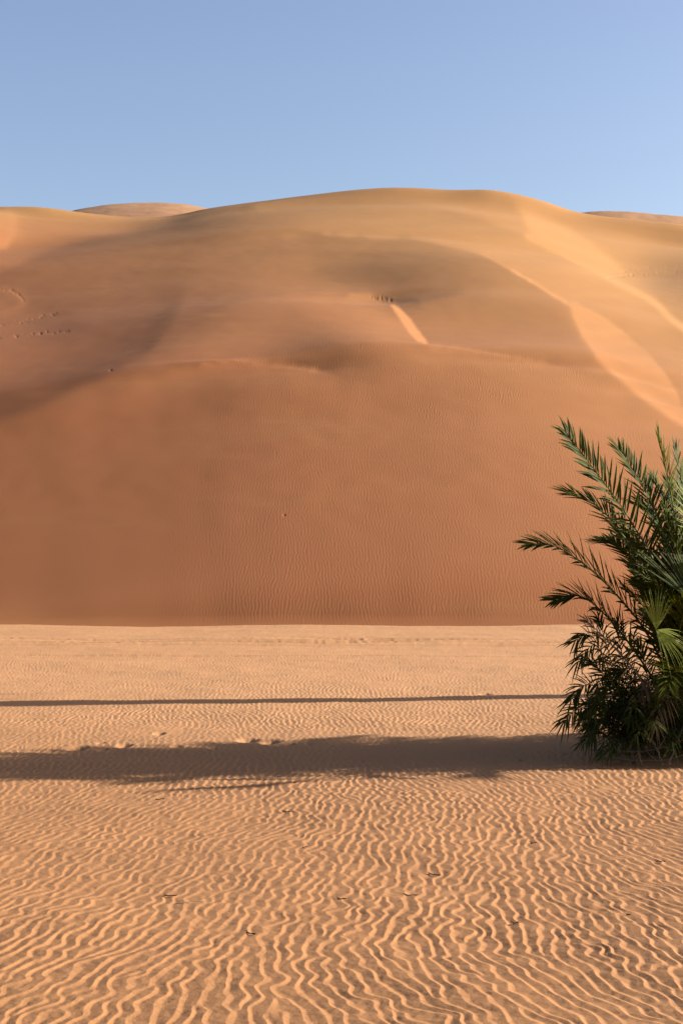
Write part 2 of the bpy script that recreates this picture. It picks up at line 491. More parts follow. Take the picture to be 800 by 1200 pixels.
tr = random.Random(5)
for line, step in (([(0, 380), (25, 378), (48, 372), (66, 367)], 4.2), ([(0, 396), (20, 394), (48, 391), (80, 388)], 5.5), ([(0, 339), (14, 340), (22, 345), (28, 352)], 4.5), ([(712, 326), (740, 322), (770, 320), (800, 319)], 4.0), ([(730, 318), (760, 314), (800, 311)], 6.0)):
    for (x0, y0), (x1, y1) in zip(line[:-1], line[1:]):
        Zf -= .014 * np.exp(-(stroke([(x0, y0), (x1, y1)], FX, Ypx) / 1.5) ** 2)
        k = int(math.hypot(x1 - x0, y1 - y0) / step)
        for i in range(k):
            q = (i + tr.random() * .5) / k
            dent(Zf, x0 + (x1 - x0) * q + tr.uniform(-2.5, 2.5), y0 + (y1 - y0) * q + tr.uniform(-2.0, 2.0), tr.uniform(1.0, 1.7), tr.uniform(.7, 1.1), .015 * tr.random() + .004)
for px, py, s in ((333, 604, .9), (130, 434, .8)):
    dent(Zf, px, py, 1.8 * s, 1.0 * s, .028)
for i in range(7):                                     # trampled pit under the crest
    dent(Zf, 436 + i * 3.4 + tr.uniform(-1.5, 1.5), 348.5 + .5 * i + tr.uniform(-1.4, 1.4), tr.uniform(.9, 1.6), tr.uniform(1.3, 2.4), .012 + .02 * tr.random())
# back of the dune
kb = np.linspace(0, 1, 40)[1:, None]
dz = 130 * kb ** 1.6
ec = (HY - YC) / F
ecf = np.interp(fine, PXG, ec)[None, :]
Db = CREST + dz
Zb = Zf[-1:] + (np.clip(ecf, .2, 1) - .04) * dz - .0022 * dz ** 2
Xall = np.vstack([Xd, T * Db]); Yall = np.vstack([Yd, Db + 0 * T]); Zall = np.vstack([Zf, Zb])
dune = grid_mesh('sand_dune', [(Xall, Yall, Zall)], DUNE)
tag(dune, 'huge smooth orange sand dune filling the middle of the view', 'dune', kind='structure')


# ------------------------------------------------------------------ farther dunes
def far_dune(name, label, sky, d0, d1, d2, z0, front, bumps=(), px0=-400, px1=1200, step=2.0):
    px = np.arange(px0, px1 + 1, step)
    yc = np.interp(px, [p for p, _ in sky], [v for _, v in sky]); yc = blur(yc[None], 3, 0)[0]
    t = (px - CX) / F
    d = np.concatenate([np.linspace(d0, d1, 150), np.linspace(d1, d2, 30)[1:]])[:, None]
    zc = (H + (HY - yc) / F * d1)[None, :]
    q = np.clip((d1 - d) / (d1 - d0), 0, 1)
    zf_ = zc - (zc - z0) * (q ** front)
    back = np.clip(d - d1, 0, None)
    Z = np.where(d <= d1, zf_, zc + .22 * back - .009 * back ** 2)
    X = t[None, :] * d; Y = d + 0 * t[None, :]
    P = px[None, :] + 0 * d
    for fn in bumps: Z = Z + fn(P, Y, X)
    Z = Z + .10 * noise(X, Y, 40, NT, 100 + px0, 33) + .02 * noise(X, Y, 9, NT2, 11, 50)
    return tag(grid_mesh(name, [(X, Y, Z)], FARD), label, 'dune', kind='structure')


far_dune('sand_dune', 'low rounded sand hump on the skyline left of the big dune',
         [(-100, 290), (40, 260), (78, 250), (90, 246.5), (105, 243.5), (130, 239.5), (155, 238), (190, 237.5), (212, 239), (235, 243), (280, 252), (420, 280)],
         230, 335, 400, 55, 1.1, (), -100, 420)


def right_streaks(P, Y, X):
    return .35 * np.sin(Y / 7.0 + .02 * X) * np.exp(-((Y - 205) / 40) ** 2)


far_dune('sand_dune', 'distant sand dune behind the right flank of the big dune',
         [(560, 300), (640, 256), (680, 248), (700, 246.5), (730, 246.5), (760, 249.5), (790, 253), (820, 257), (900, 272), (1200, 330)],
         150, 265, 340, 17, 1.0, (right_streaks,), 560, 1300)

# ------------------------------------------------------------------ rippled plain
rows_y = np.concatenate([np.arange(2700, 1400, -4.5), np.arange(1400, 1216, -1.6), np.arange(1216, 900, -.62), np.arange(900, 724, -.5), np.arange(724, 700, -3.0)])
dg = ground_depth(rows_y)
cols = np.concatenate([np.arange(-1600, -760, 10.0), np.arange(-760, -60, 2.4), np.arange(-60, 870, .8), np.arange(870, 1640, 2.4), np.arange(1640, 2600.1, 10.0)])
T = ((cols - CX) / F)[None, :]
Yg = dg[:, None] + 0 * T
Xg = T * Yg
FX = cols[None, :] + 0 * Yg
Ypx = rows_y[:, None] + 0 * T
amp = np.clip(.92 + .16 * noise(Xg, Yg, 7, NT, 60, 60), .4, 1.2)
amp *= 1 - .55 * np.exp(-((Yg - 14.3) / 1.3) ** 2)
amp *= 1 - .35 * sstep(.2, 1.4, noise(Xg, Yg * 3, 10, NT2, 30, 200)) * sstep(15, 20, Yg)
amp *= 1 - .65 * sstep(24, 34, Yg)
Zg = (.0065 - .0015 * sstep(13, 19, Yg)) * amp * ripples(Xg, Yg, 1.02)
Zg += .010 * noise(Xg, Yg, 5, NT, 0, 0) + .045 * noise(Xg * .5, Yg, 16, NT, 200, 120) * sstep(16, 30, Yg)
Zg += .0012 * noise(Xg, Yg, .55, NT2, 17, 44)
# wheel ruts crossing in front of the dune
for yy, wd, dp in ((750.2, .30, .13), (754.4, .34, .17), (766.0, .22, .04)):
    c = ground_depth(yy) + .35 * np.sin(Xg / 9 + yy)
    e = (Yg - c) / wd
    tread = .9 + .07 * noise(Xg, Yg, .9, NT3, 3, 5)
    Zg += -dp * np.exp(-e ** 4) * tread + dp * .45 * np.exp(-((np.abs(e) - 1.5) / .45) ** 2)
# hoof and foot prints beside the shade
fr = random.Random(3)
PR = [(90, 876, 1.1), (121, 877.5, .6), (145, 873.5, .85), (118, 870, .5), (187, 859.5, .7), (206, 875, .65), (250, 877, .55), (290, 867.5, 1.15), (316, 869.5, 1.15), (340, 873, .5), (362, 873, .5), (60, 879, .5), (612, 891, .5), (568, 812.5, .9)]
for px, py, s in PR:
    d0 = ground_depth(py); x0 = (px - CX) / F * d0
    rx, ry = .075 * s * (d0 / 13.5) ** .3, .15 * s
    e = np.sqrt(((Xg - x0) / rx) ** 2 + ((Yg - d0) / ry) ** 2)
    Zg += -.030 * s * np.exp(-e ** 3) + .002 * s * np.exp(-((e - 1.5) / .5) ** 2)
# foot of the dune spreads out a little
Zg += .09 * np.exp(-((Xg - 3.25) / .85) ** 2 - ((Yg - 12.85) / .6) ** 2)      # sand caught round the palm
gx = np.linspace(-700, 700, 60); gy = np.linspace(-300, 900, 50)
BX, BY = np.meshgrid(gx, gy)
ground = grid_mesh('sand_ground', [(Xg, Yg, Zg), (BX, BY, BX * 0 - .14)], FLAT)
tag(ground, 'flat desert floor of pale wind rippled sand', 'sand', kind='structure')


def gz(x, y):
    """Height of the plain at a world point."""
    c = CX + F * x / y; r = HY + F * H / y
    i = int(np.clip(np.searchsorted(cols, c), 1, len(cols) - 1)); j = int(np.clip(np.searchsorted(-rows_y, -r), 1, len(rows_y) - 1))
    return float(Zg[j, i])


# ------------------------------------------------------------------ light, sky, camera
world = bpy.data.worlds.new('World'); scene.world = world
world.use_nodes = True
wn, wl = world.node_tree.nodes, world.node_tree.links
bg = wn['Background']
sky = wn.new('ShaderNodeTexSky'); sky.sky_type = 'NISHITA'; sky.sun_disc = False
sky.sun_elevation = SUN_EL
sky.sun_rotation = R(90) - SUN_AZ         # clockwise from +y
sky.altitude = 100; sky.air_density = 1.0; sky.dust_density = 2.0; sky.ozone_density = .8
hs = wn.new('ShaderNodeHueSaturation')
hs.inputs['Hue'].default_value = .514; hs.inputs['Saturation'].default_value = 1.06; hs.inputs['Value'].default_value = 1.05
wl.new(sky.outputs[0], hs.inputs['Color']); wl.new(hs.outputs[0], bg.inputs[0])
bg.inputs[1].default_value = .06

sl = bpy.data.lights.new('sun', 'SUN'); sl.energy = 5.0; sl.angle = R(.65); sl.color = (1, .98, .89)
so = bpy.data.objects.new('sun', sl); COL.objects.link(so)
so.rotation_euler = Vector(SV).to_track_quat('Z', 'Y').to_euler()
so.location = (30, 5, 20)

cam = bpy.data.cameras.new('camera'); cam.sensor_fit = 'VERTICAL'; cam.sensor_height = 36; cam.sensor_width = 24
cam.lens = 50.01; cam.shift_y = (HY - 600) / 1200; cam.clip_start = .1; cam.clip_end = 3000
co = bpy.data.objects.new('camera', cam); COL.objects.link(co)
co.location = (0, 0, H); co.rotation_euler = (R(90), 0, 0)
scene.camera = co
scene.view_settings.view_transform = 'Standard'; scene.view_settings.look = 'None'
scene.view_settings.exposure = 1.85; scene.view_settings.gamma = 1
scene.render.engine = 'CYCLES'
scene.cycles.max_bounces = 6

# ------------------------------------------------------------------ plants
prng = random.Random(42)


def leaf_material(name, base, tip, rough=.6, trans=.18, tcol=None, spec=.04):
    m, nt, bs = nodes_of(name)
    N, L = nt.nodes, nt.links
    geo = N.new('ShaderNodeNewGeometry')
    n = N.new('ShaderNodeTexNoise'); n.inputs['Scale'].default_value = 9; n.inputs['Detail'].default_value = 4
    L.new(geo.outputs['Position'], n.inputs['Vector'])
    add = N.new('ShaderNodeMath'); add.operation = 'MULTIPLY_ADD'
    L.new(geo.outputs['Random Per Island'], add.inputs[0]); add.inputs[1].default_value = .55; L.new(n.outputs[0], add.inputs[2])
    r = N.new('ShaderNodeMapRange'); L.new(add.outputs[0], r.inputs[0]); r.inputs[1].default_value = .45; r.inputs[2].default_value = 1.1
    x = N.new('ShaderNodeMix'); x.data_type = 'RGBA'
    x.inputs[6].default_value = (*base, 1); x.inputs[7].default_value = (*tip, 1); L.new(r.outputs[0], x.inputs[0])
    L.new(x.outputs[2], bs.inputs['Base Color'])
    bs.inputs['Roughness'].default_value = rough
    bs.inputs['Specular IOR Level'].default_value = spec
    if trans:
        t = N.new('ShaderNodeBsdfTranslucent'); t.inputs[0].default_value = (*(tcol or tip), 1)
        ms = N.new('ShaderNodeMixShader'); ms.inputs[0].default_value = trans
        L.new(bs.outputs[0], ms.inputs[1]); L.new(t.outputs[0], ms.inputs[2])
        L.new(ms.outputs[0], nt.nodes['Material Output'].inputs[0])
    return m


GREEN = leaf_material('date palm leaf', (.021, .025, .003), (.060, .063, .007), tcol=(.13, .13, .010))
SUCK = leaf_material('young palm leaf', (.016, .020, .005), (.050, .055, .013), tcol=(.09, .10, .013))
DEAD = leaf_material('dried palm leaf', (.085, .050, .028), (.23, .145, .078), .7, .10)
FANM = leaf_material('fan palm leaf', (.10, .14, .022), (.26, .26, .055), .5, .40, tcol=(.34, .34, .04))
RIB = leaf_material('palm midrib', (.055, .060, .022), (.12, .10, .045), .5, 0)
BARK = leaf_material('palm bark', (.030, .021, .015), (.085, .06, .042), .9, 0)
DRYW = leaf_material('dry wood', (.10, .072, .05), (.20, .15, .10), .85, 0)
DARKW = leaf_material('dark twig', (.018, .013, .010), (.05, .034, .024), .85, 0)
STRAW = leaf_material('straw', (.30, .21, .11), (.42, .31, .17), .7, 0)


def spline(pts, n):
    """Catmull-Rom through Vectors, n+1 samples evenly by parameter."""
    P = [2 * pts[0] - pts[1]] + list(pts) + [2 * pts[-1] - pts[-2]]
    k = len(pts) - 1
    out = []
    for i in range(n + 1):
        u = i / n * k; j = min(int(u), k - 1); t = u - j
        a, b, c, d = P[j:j + 4]
        out.append(.5 * ((2 * b) + (c - a) * t + (2 * a - 5 * b + 4 * c - d) * t * t + (3 * b - a - 3 * c + d) * t ** 3))
    return out


def tube(V, Fc, pts, radii, sides=6):
    off = len(V); n = len(pts)
    up = Vector((.13, .21, 1)).normalized()
    for i, p in enumerate(pts):
        t = (pts[min(i + 1, n - 1)] - pts[max(i - 1, 0)]).normalized()
        a = t.cross(up if abs(t.dot(up)) < .95 else Vector((1, 0, 0))).normalized(); b = t.cross(a)
        for k in range(sides):
            w = 2 * math.pi * k / sides
            V.append(p + (a * math.cos(w) + b * math.sin(w)) * radii[i])
    for i in range(n - 1):
        for k in range(sides):
            k2 = (k + 1) % sides
            Fc.append((off + i * sides + k, off + i * sides + k2, off + (i + 1) * sides + k2, off + (i + 1) * sides + k))
    Fc.append(tuple(off + k for k in range(sides))[::-1]); Fc.append(tuple(off + (n - 1) * sides + k for k in range(sides)))


def blade(V, Fc, base, direc, normal, length, width, droop, fold=.35):
    """One leaflet: a narrow channelled blade tapering to a point."""
    side = direc.cross(normal).normalized(); nrm = side.cross(direc).normalized()
    off = len(V)
    secs = ((0, .35), (.18, .85), (.42, 1.0), (.75, .62), (1.0, .04))
    for s, w in secs:
        c = base + direc * (length * s) - Vector((0, 0, 1)) * (droop * s * s * length)
        hw = width * .5 * w
        V.append(c + side * hw + nrm * hw * fold); V.append(c); V.append(c - side * hw + nrm * hw * fold)
    for i in range(len(secs) - 1):
        a = off + i * 3
        Fc.append((a, a + 1, a + 4, a + 3)); Fc.append((a + 1, a + 2, a + 5, a + 4))


def frond(parent, pts, facing, pairs=46, leaf=.36, width=.022, rib=.013, mat=GREEN, name='frond', bare=.2, jitter=1.0, vee=.32, droop=.10, ribmat=RIB, miss=0.0, tiplen=.62):
    """A pinnate frond along pts; facing is the direction its upper side looks."""
    n = 40
    S = spline(pts, n)
    V, Fc = [], []
    rv, rf = [], []
    tube(rv, rf, S[::2], [rib * (1 - .85 * i / (n // 2)) for i in range(n // 2 + 1)], 5)
    for k in range(pairs):
        u = bare + (1 - bare) * (k + .5) / pairs
        for sgn in (-1, 1):
            if prng.random() < miss: continue
            uu = min(.998, u + prng.uniform(-.3, .3) / pairs)
            q = uu * n; j = min(int(q), n - 1); fr_ = q - j
            p = S[j].lerp(S[j + 1], fr_)
            t = (S[min(j + 2, n)] - S[max(j - 1, 0)]).normalized()
            side = t.cross(facing).normalized(); up = side.cross(t).normalized()
            w = (uu - bare) / (1 - bare)
            ang = R(62 - 40 * w + prng.gauss(0, 5) * jitter)
            lift = vee + prng.gauss(0, .16) * jitter + (.22 if k % 3 == 0 else -.08)
            d = (t * math.cos(ang) + (side * sgn * math.cos(lift) + up * math.sin(lift)) * math.sin(ang)).normalized()
            prof = min(1, .45 + 2.6 * w) * (1 - (1 - tiplen) * max(0, (w - .45) / .55) ** 1.2)
            L_ = leaf * prof * prng.uniform(.88, 1.08)
            blade(V, Fc, p, d, up, L_, width * prng.uniform(.85, 1.1), droop * prng.uniform(.3, 1.6))
    f = mesh_obj(name, V, Fc, mat, parent)
    mesh_obj('midrib', rv, rf, ribmat, f)
    return f


def arch(base, az, el, length, bend, n=6, twist=0.0):
    """Points of a frond leaving base at elevation el, bending down by bend over its length."""
    pts = [base.copy()]; p = base.copy()
    for i in range(n):
        e = el - bend * ((i + .5) / n) ** 1.4
        a = az + twist * i / n
        p = p + Vector((math.cos(e) * math.cos(a), math.cos(e) * math.sin(a), math.sin(e))) * (length / n)
        pts.append(p.copy())
    return pts


def root(name, label, cat, loc, group=None):
    o = bpy.data.objects.new(name, None); COL.objects.link(o)
    o.empty_display_size = .2
    o.location = loc
    return tag(o, label, cat, group)


class Plant:
    """Parts are modelled in world space and handed to an Empty at the plant's foot."""
    def __init__(self, name, label, cat, loc, group=None):
        self.o = root(name, label, cat, (0, 0, 0), group); self.loc = Vector(loc)

    def done(self):
        for ch in [c for c in COL.objects if c.parent is self.o]:
            ch.data.transform(__import__('mathutils').Matrix.Translation(-self.loc))
            for g in [c for c in COL.objects if c.parent is ch]:
                g.data.transform(__import__('mathutils').Matrix.Translation(-self.loc))
        self.o.location = self.loc
        return self.o


def face_dir(az, el, k=.0):
    return Vector((-math.cos(az) * math.sin(el) * .6, -math.sin(az) * math.sin(el) * .6 - k, math.cos(el) + .25)).normalized()


def trunk_mesh(foot, height, r0, r1, rings, per):
    """A palm stem studded with the stubs of cut fronds."""
    V, Fc = [], []
    n = max(4, int(height / .12))
    pts = [foot + Vector((.02 * math.sin(i * .7), .02 * math.cos(i * .9), -.1 + (height + .1) * i / n)) for i in range(n + 1)]
    rad = [r0 + (r1 - r0) * i / n for i in range(n + 1)]; rad[0] *= 1.25
    tube(V, Fc, pts, rad, 12)
    for i in range(rings):
        for k in range(per):
            w = 2 * math.pi * (k + .5 * (i % 2) + .17 * i) / per
            f = (i + .5) / rings
            out = Vector((math.cos(w), math.sin(w), 0))
            b = foot + Vector((0, 0, f * height)) + out * ((r0 + (r1 - r0) * f) * .85)
            tube(V, Fc, [b, b + out * .05 + Vector((0, 0, .05)), b + out * .085 + Vector((0, 0, .15 + prng.uniform(-.03, .05)))], [.05, .04, .022], 5)
    return V, Fc


# --- the date palm at the right edge
FOOT = Vector((3.14, 12.95, 0))
palm = Plant('date_palm', 'bushy green date palm growing at the right edge of the sand', 'palm', FOOT)
V, Fc = trunk_mesh(FOOT, .55, .17, .15, 5, 8)
mesh_obj('trunk', V, Fc, BARK, palm.o)
CAMF = Vector((0.10, -.80, .50)).normalized()
explicit = [   # pixel path from foot to tip, depth at foot and tip, leaflet length
    ([(800, 800), (775, 682), (740, 613), (700, 556), (662, 506)], 12.9, 12.7, .36, CAMF),
    ([(800, 805), (768, 692), (735, 634), (700, 594), (664, 577)], 12.9, 13.2, .34, Vector((.25, -.45, .85)).normalized()),
    ([(798, 830), (762, 750), (728, 704), (690, 666), (650, 640), (620, 638)], 12.9, 12.3, .34, Vector((.15, -.55, .8)).normalized()),
    ([(796, 845), (748, 770), (712, 724), (680, 699), (650, 704)], 12.9, 12.6, .31, Vector((.30, -.40, .85)).normalized()),
    ([(803, 790), (793, 682), (772, 612), (748, 562), (724, 526)], 12.95, 13.5, .34, Vector((.5, -.8, .4)).normalized()),
    ([(806, 790), (800, 680), (789, 600), (779, 548), (770, 514)], 12.9, 12.5, .33, Vector((.95, -.45, .25)).normalized()),
    ([(808, 795), (812, 690), (806, 610), (795, 566)], 12.95, 13.4, .34, Vector((.7, -.7, .2)).normalized()),
    ([(804, 800), (778, 720), (752, 668), (724, 640), (702, 634)], 13.0, 13.7, .33, Vector((.2, -.7, .6)).normalized()),
    ([(802, 810), (790, 740), (770, 690), (742, 668)], 12.8, 12.2, .33, Vector((.4, -.6, .7)).normalized()),
    ([(806, 795), (803, 700), (786, 640), (760, 600), (738, 590)], 13.0, 13.9, .33, Vector((.5, -.7, .4)).normalized()),
    ([(810, 795), (812, 680), (803, 590), (790, 528)], 12.9, 13.2, .34, Vector((.8, -.6, .2)).normalized()),
    ([(812, 795), (820, 680), (816, 600), (806, 545)], 12.8, 12.5, .36, Vector((.7, -.7, .2)).normalized()),
    ([(810, 795), (808, 690), (796, 612), (782, 566)], 13.0, 13.9, .34, Vector((.5, -.8, .3)).normalized()),
    ([(814, 795), (830, 690), (828, 610), (815, 548)], 12.9, 13.3, .36, Vector((.4, -.9, .2)).normalized()),
    ([(806, 800), (798, 700), (776, 630), (748, 588)], 13.0, 13.8, .32, Vector((.5, -.7, .4)).normalized()),
    ([(804, 805), (786, 720), (758, 660), (724, 622)], 13.0, 13.5, .32, Vector((.3, -.6, .7)).normalized()),
    ([(808, 800), (804, 690), (786, 610), (764, 560)], 13.0, 14.0, .32, Vector((.6, -.7, .3)).normalized()),
    ([(808, 800), (806, 720), (794, 650), (778, 604)], 12.8, 12.3, .33, Vector((.7, -.6, .3)).normalized()),
    ([(802, 830), (782, 760), (758, 716), (730, 690)], 12.8, 12.2, .30, Vector((.3, -.6, .7)).normalized()),
    ([(804, 820), (790, 752), (768, 700), (738, 662)], 13.0, 13.6, .32, Vector((.3, -.6, .7)).normalized()),
]
for path, d0, d1, lf, fc in explicit:
    k = len(path) - 1
    frond(palm.o, [at(x, y, d0 + (d1 - d0) * (i / k) ** 1.3) for i, (x, y) in enumerate(path)], fc, pairs=50, leaf=lf * .95, width=.026, bare=.16)
for i in range(26):                        # the rest of the crown, away from the view's left
    az = R(prng.uniform(-75, 75)) if i < 18 else R(prng.choice((-1, 1)) * prng.uniform(80, 122))
    el = R(prng.uniform(55, 86)) if i % 3 else R(prng.uniform(30, 55))
    b = FOOT + Vector((prng.uniform(-.1, .1), prng.uniform(-.1, .1), prng.uniform(.45, .65)))
    ln = prng.uniform(1.7, 2.5) * (1 - .3 * abs(math.sin(az)))
    frond(palm.o, arch(b, az, el, ln, R(prng.uniform(35, 75)), twist=prng.uniform(-.4, .4)), face_dir(az, el, .2), pairs=44, leaf=.36, width=.026, bare=.14)
for i in range(9):                         # dried fronds hanging round the foot
    az = R(prng.uniform(150, 250)) if i < 5 else R(prng.uniform(-80, 100))
    b = FOOT + Vector((0, 0, .5))
    o = frond(palm.o, arch(b, az, R(prng.uniform(25, 55)), prng.uniform(.7, 1.05), R(prng.uniform(80, 120))), face_dir(az, R(40), .3), pairs=26, leaf=.24, width=.012, mat=DEAD, name='dead_frond', ribmat=DRYW, jitter=2.2, droop=.5, miss=.25)
    o['label'] = 'brown dried frond hanging low in the clump'
o = frond(palm.o, [at(*q) for q in ((770, 860, 12.6), (752, 800, 12.45), (725, 765, 12.4), (700, 740, 12.4), (686, 726, 12.45))], CAMF, pairs=26, leaf=.18, width=.012, mat=DEAD, name='dead_frond', ribmat=DRYW, jitter=2.5, droop=.4, miss=.15)
o['label'] = 'reddish brown dried frond standing among green ones'
palm.done()

# --- low offshoots round its foot
OFF = [
    ('low spiky palm offshoot leaning out left of the big date palm', (741, 882, 12.75), [
        [(741, 884), (716, 812), (704, 766), (690, 744), (672, 752)],
        [(741, 884), (722, 820), (708, 772), (694, 756), (676, 776)],
        [(741, 884), (716, 838), (698, 806), (682, 804), (668, 822)],
        [(741, 884), (724, 830), (712, 790), (702, 800), (694, 838)],
        [(741, 884), (714, 846), (694, 828), (676, 832), (660, 846)],
        [(741, 884), (728, 826), (716, 776), (706, 742), (700, 724)],
        [(741, 884), (736, 820), (728, 770), (722, 730)],
        [(741, 884), (720, 850), (700, 824), (684, 838)],
        [(741, 884), (726, 840), (706, 790), (688, 774)],
        [(741, 884), (722, 858), (704, 842), (690, 858)],
        [(741, 884), (730, 842), (718, 808), (700, 818)],
        [(741, 884), (734, 846), (726, 806), (716, 796)],
        [(741, 884), (738, 830), (734, 780), (742, 744)]], 24, (215, 345)),
    ('dense dark palm offshoot in front of the date palm trunk', (772, 884, 12.6), [
        [(772, 888), (752, 828), (738, 790), (724, 786)],
        [(772, 888), (762, 820), (756, 780), (748, 756)],
        [(772, 888), (776, 830), (782, 790), (788, 768)]], 28, (0, 360)),
    ('leafy palm offshoot at the right frame edge below the fan leaf', (803, 882, 12.75), [
        [(803, 886), (792, 830), (780, 800), (764, 796)]], 18, (0, 360)),
    ('low palm offshoot half hidden at the back of the clump', (782, 869, 13.95), [
        [(782, 869), (770, 830), (752, 806)],
        [(782, 869), (764, 840), (744, 834)]], 24, (-70, 110)),
]
for label, (px, py, d), paths, nrand, (a0, a1) in OFF:
    b = at(px, py, d); b.z = .02
    s = Plant('palm_offshoot', label, 'palm offshoot', (b.x, b.y, 0), 'young palm offshoots round the date palm')
    for path in paths:
        k = len(path) - 1; dd1 = d + prng.uniform(-.5, .2)
        frond(s.o, [at(x, y, d + (dd1 - d) * i / k) if i else b for i, (x, y) in enumerate(path)], Vector((.2, -.7, .6)).normalized(), pairs=24, leaf=.20, width=.016, rib=.007, mat=SUCK, bare=.30, jitter=2.0, droop=.35, tiplen=.85)
    for i in range(nrand):
        az = R(prng.uniform(a0, a1)); el = R(prng.uniform(35, 88))
        frond(s.o, arch(b + Vector((prng.uniform(-.08, .08), prng.uniform(-.08, .08), 0)), az, el, prng.uniform(.55, 1.05), R(prng.uniform(40, 100))), face_dir(az, el, .3), pairs=24, leaf=.19, width=.015, rib=.007, mat=SUCK, bare=.22, jitter=2.2, droop=.4, tiplen=.85)
    for i in range(4):
        az = R(prng.uniform(a0, a1))
        o = frond(s.o, arch(b, az, R(prng.uniform(20, 60)), prng.uniform(.5, .8), R(prng.uniform(70, 110))), face_dir(az, R(40), .3), pairs=15, leaf=.18, width=.010, rib=.006, mat=DEAD, name='dead_frond', ribmat=DRYW, jitter=2.4, droop=.5, miss=.3)
        o['label'] = 'brown dried frond low on the offshoot'
    s.done()


# --- fan palm with a bright fan leaf
def fan_leaf(parent, hub, foot, axis, normal, radius, a0, a1, segs, fuse=.42, sag=.12, mat=FANM):
    """Fan blade: pleated segments joined near the hub; axis = middle of the fan."""
    side = axis.cross(normal).normalized()
    V, Fc = [], []
    for i in range(segs):
        a = R(a0 + (a1 - a0) * (i + .5) / segs); da = R((a1 - a0) / segs) * .5
        L_ = radius * (1 - .16 * abs((i + .5) / segs - .5) * 2) * prng.uniform(.92, 1.05)
        off = len(V)
        tw = prng.gauss(0, .04); sg = sag * prng.uniform(.4, 1.8)
        for s, w in ((.02, 1.0), (fuse * .5, 1.0), (fuse, .98), (.72, .52), (1.0, .05)):
            rr = L_ * s; hw = rr * math.tan(da) * w if s <= fuse else L_ * fuse * math.tan(da) * w * .95
            d = (axis * math.cos(a + tw * s) + side * math.sin(a + tw * s))
            e = (-axis * math.sin(a) + side * math.cos(a))
            c = hub + d * rr - Vector((0, 0, 1)) * (sg * rr * s * s) + normal * (.05 * math.sin(3 * a) * rr)
            V.append(c + e * hw + normal * hw * .7); V.append(c); V.append(c - e * hw + normal * hw * .7)
        for k in range(4):
            q = off + k * 3
            Fc.append((q, q + 1, q + 4, q + 3)); Fc.append((q + 1, q + 2, q + 5, q + 4))
    f = mesh_obj('fan_leaf', V, Fc, mat, parent)
    v2, f2 = [], []
    S = spline([foot, foot.lerp(hub, .55) + Vector((0, 0, .10)), hub], 12)
    tube(v2, f2, S, [.014 - .006 * i / 12 for i in range(13)], 6)
    mesh_obj('petiole', v2, f2, RIB, f)
    return f


FB = Vector((3.55, 12.35, 0))
fan = Plant('fan_palm', 'small fan palm with a bright yellow green fan leaf inside the clump', 'fan palm', FB)
V, Fc = trunk_mesh(FB, .4, .12, .10, 3, 7)
mesh_obj('trunk', V, Fc, BARK, fan.o)
FT = FB + Vector((0, 0, .42))
fan_leaf(fan.o, at(768, 738, 11.95), FT, Vector((.05, .1, 1)).normalized(), Vector((.55, -.8, .12)).normalized(), .40, -38, 38, 16, sag=.05)
fan_leaf(fan.o, at(768, 738, 11.93), FT, Vector((.80, -.15, -.58)).normalized(), Vector((.35, -.80, .5)).normalized(), .36, -52, 52, 18, sag=.25)
fan_leaf(fan.o, at(812, 706, 12.1), FT, Vector((-.42, .1, .9)).normalized(), Vector((.62, -.72, .3)).normalized(), .82, -42, 60, 26, sag=.06, mat=SUCK)
fan_leaf(fan.o, at(838, 640, 12.3), FT, Vector((-.35, .05, .93)).normalized(), Vector((.75, -.6, .25)).normalized(), .75, -60, 60, 28, sag=.06)
for az, el in ((20, 60), (-50, 55), (80, 65), (-10, 35), (50, 40)):
    d = Vector((math.cos(R(az)) * math.cos(R(el)), math.sin(R(az)) * math.cos(R(el)), math.sin(R(el))))
    hub = FT + d * prng.uniform(.9, 1.3)
    nm = d.cross(Vector((-math.sin(R(az)), math.cos(R(az)), 0))).normalized()
    fan_leaf(fan.o, hub, FT, d, nm, .7, -95, 95, 34)
fan.done()

# --- dry branches lying and arching round the foot
DB = [
    ('long pale dry branch lying along the sand under the palm clump', DRYW, [(690, 868, 13.0, .03), (726, 876, 12.7, .05), (762, 872, 12.4, .09), (806, 866, 12.2, .16)], .011),
    ('pale dry branch sloping down to the sand from the dark clump', DRYW, [(758, 862, 12.3, .20), (768, 876, 12.2, .10), (776, 888, 12.1, .0)], .010),
    ('thin dry branch curving flat on the sand before the clump', DRYW, [(712, 879, 12.6, .012), (742, 887, 12.3, .02), (775, 886, 12.2, .03), (800, 880, 12.1, .09)], .009),
    ('dark bare branch arching out left from the foot of the clump', DARKW, [(722, 884, 12.8, .0), (714, 868, 12.8, .17), (702, 858, 12.85, .24), (688, 856, 12.9, .25)], .014),
    ('short broken dry stick leaning into the clump near the frame edge', DRYW, [(784, 890, 12.1, .0), (790, 872, 12.2, .12), (800, 856, 12.3, .24)], .008),
]
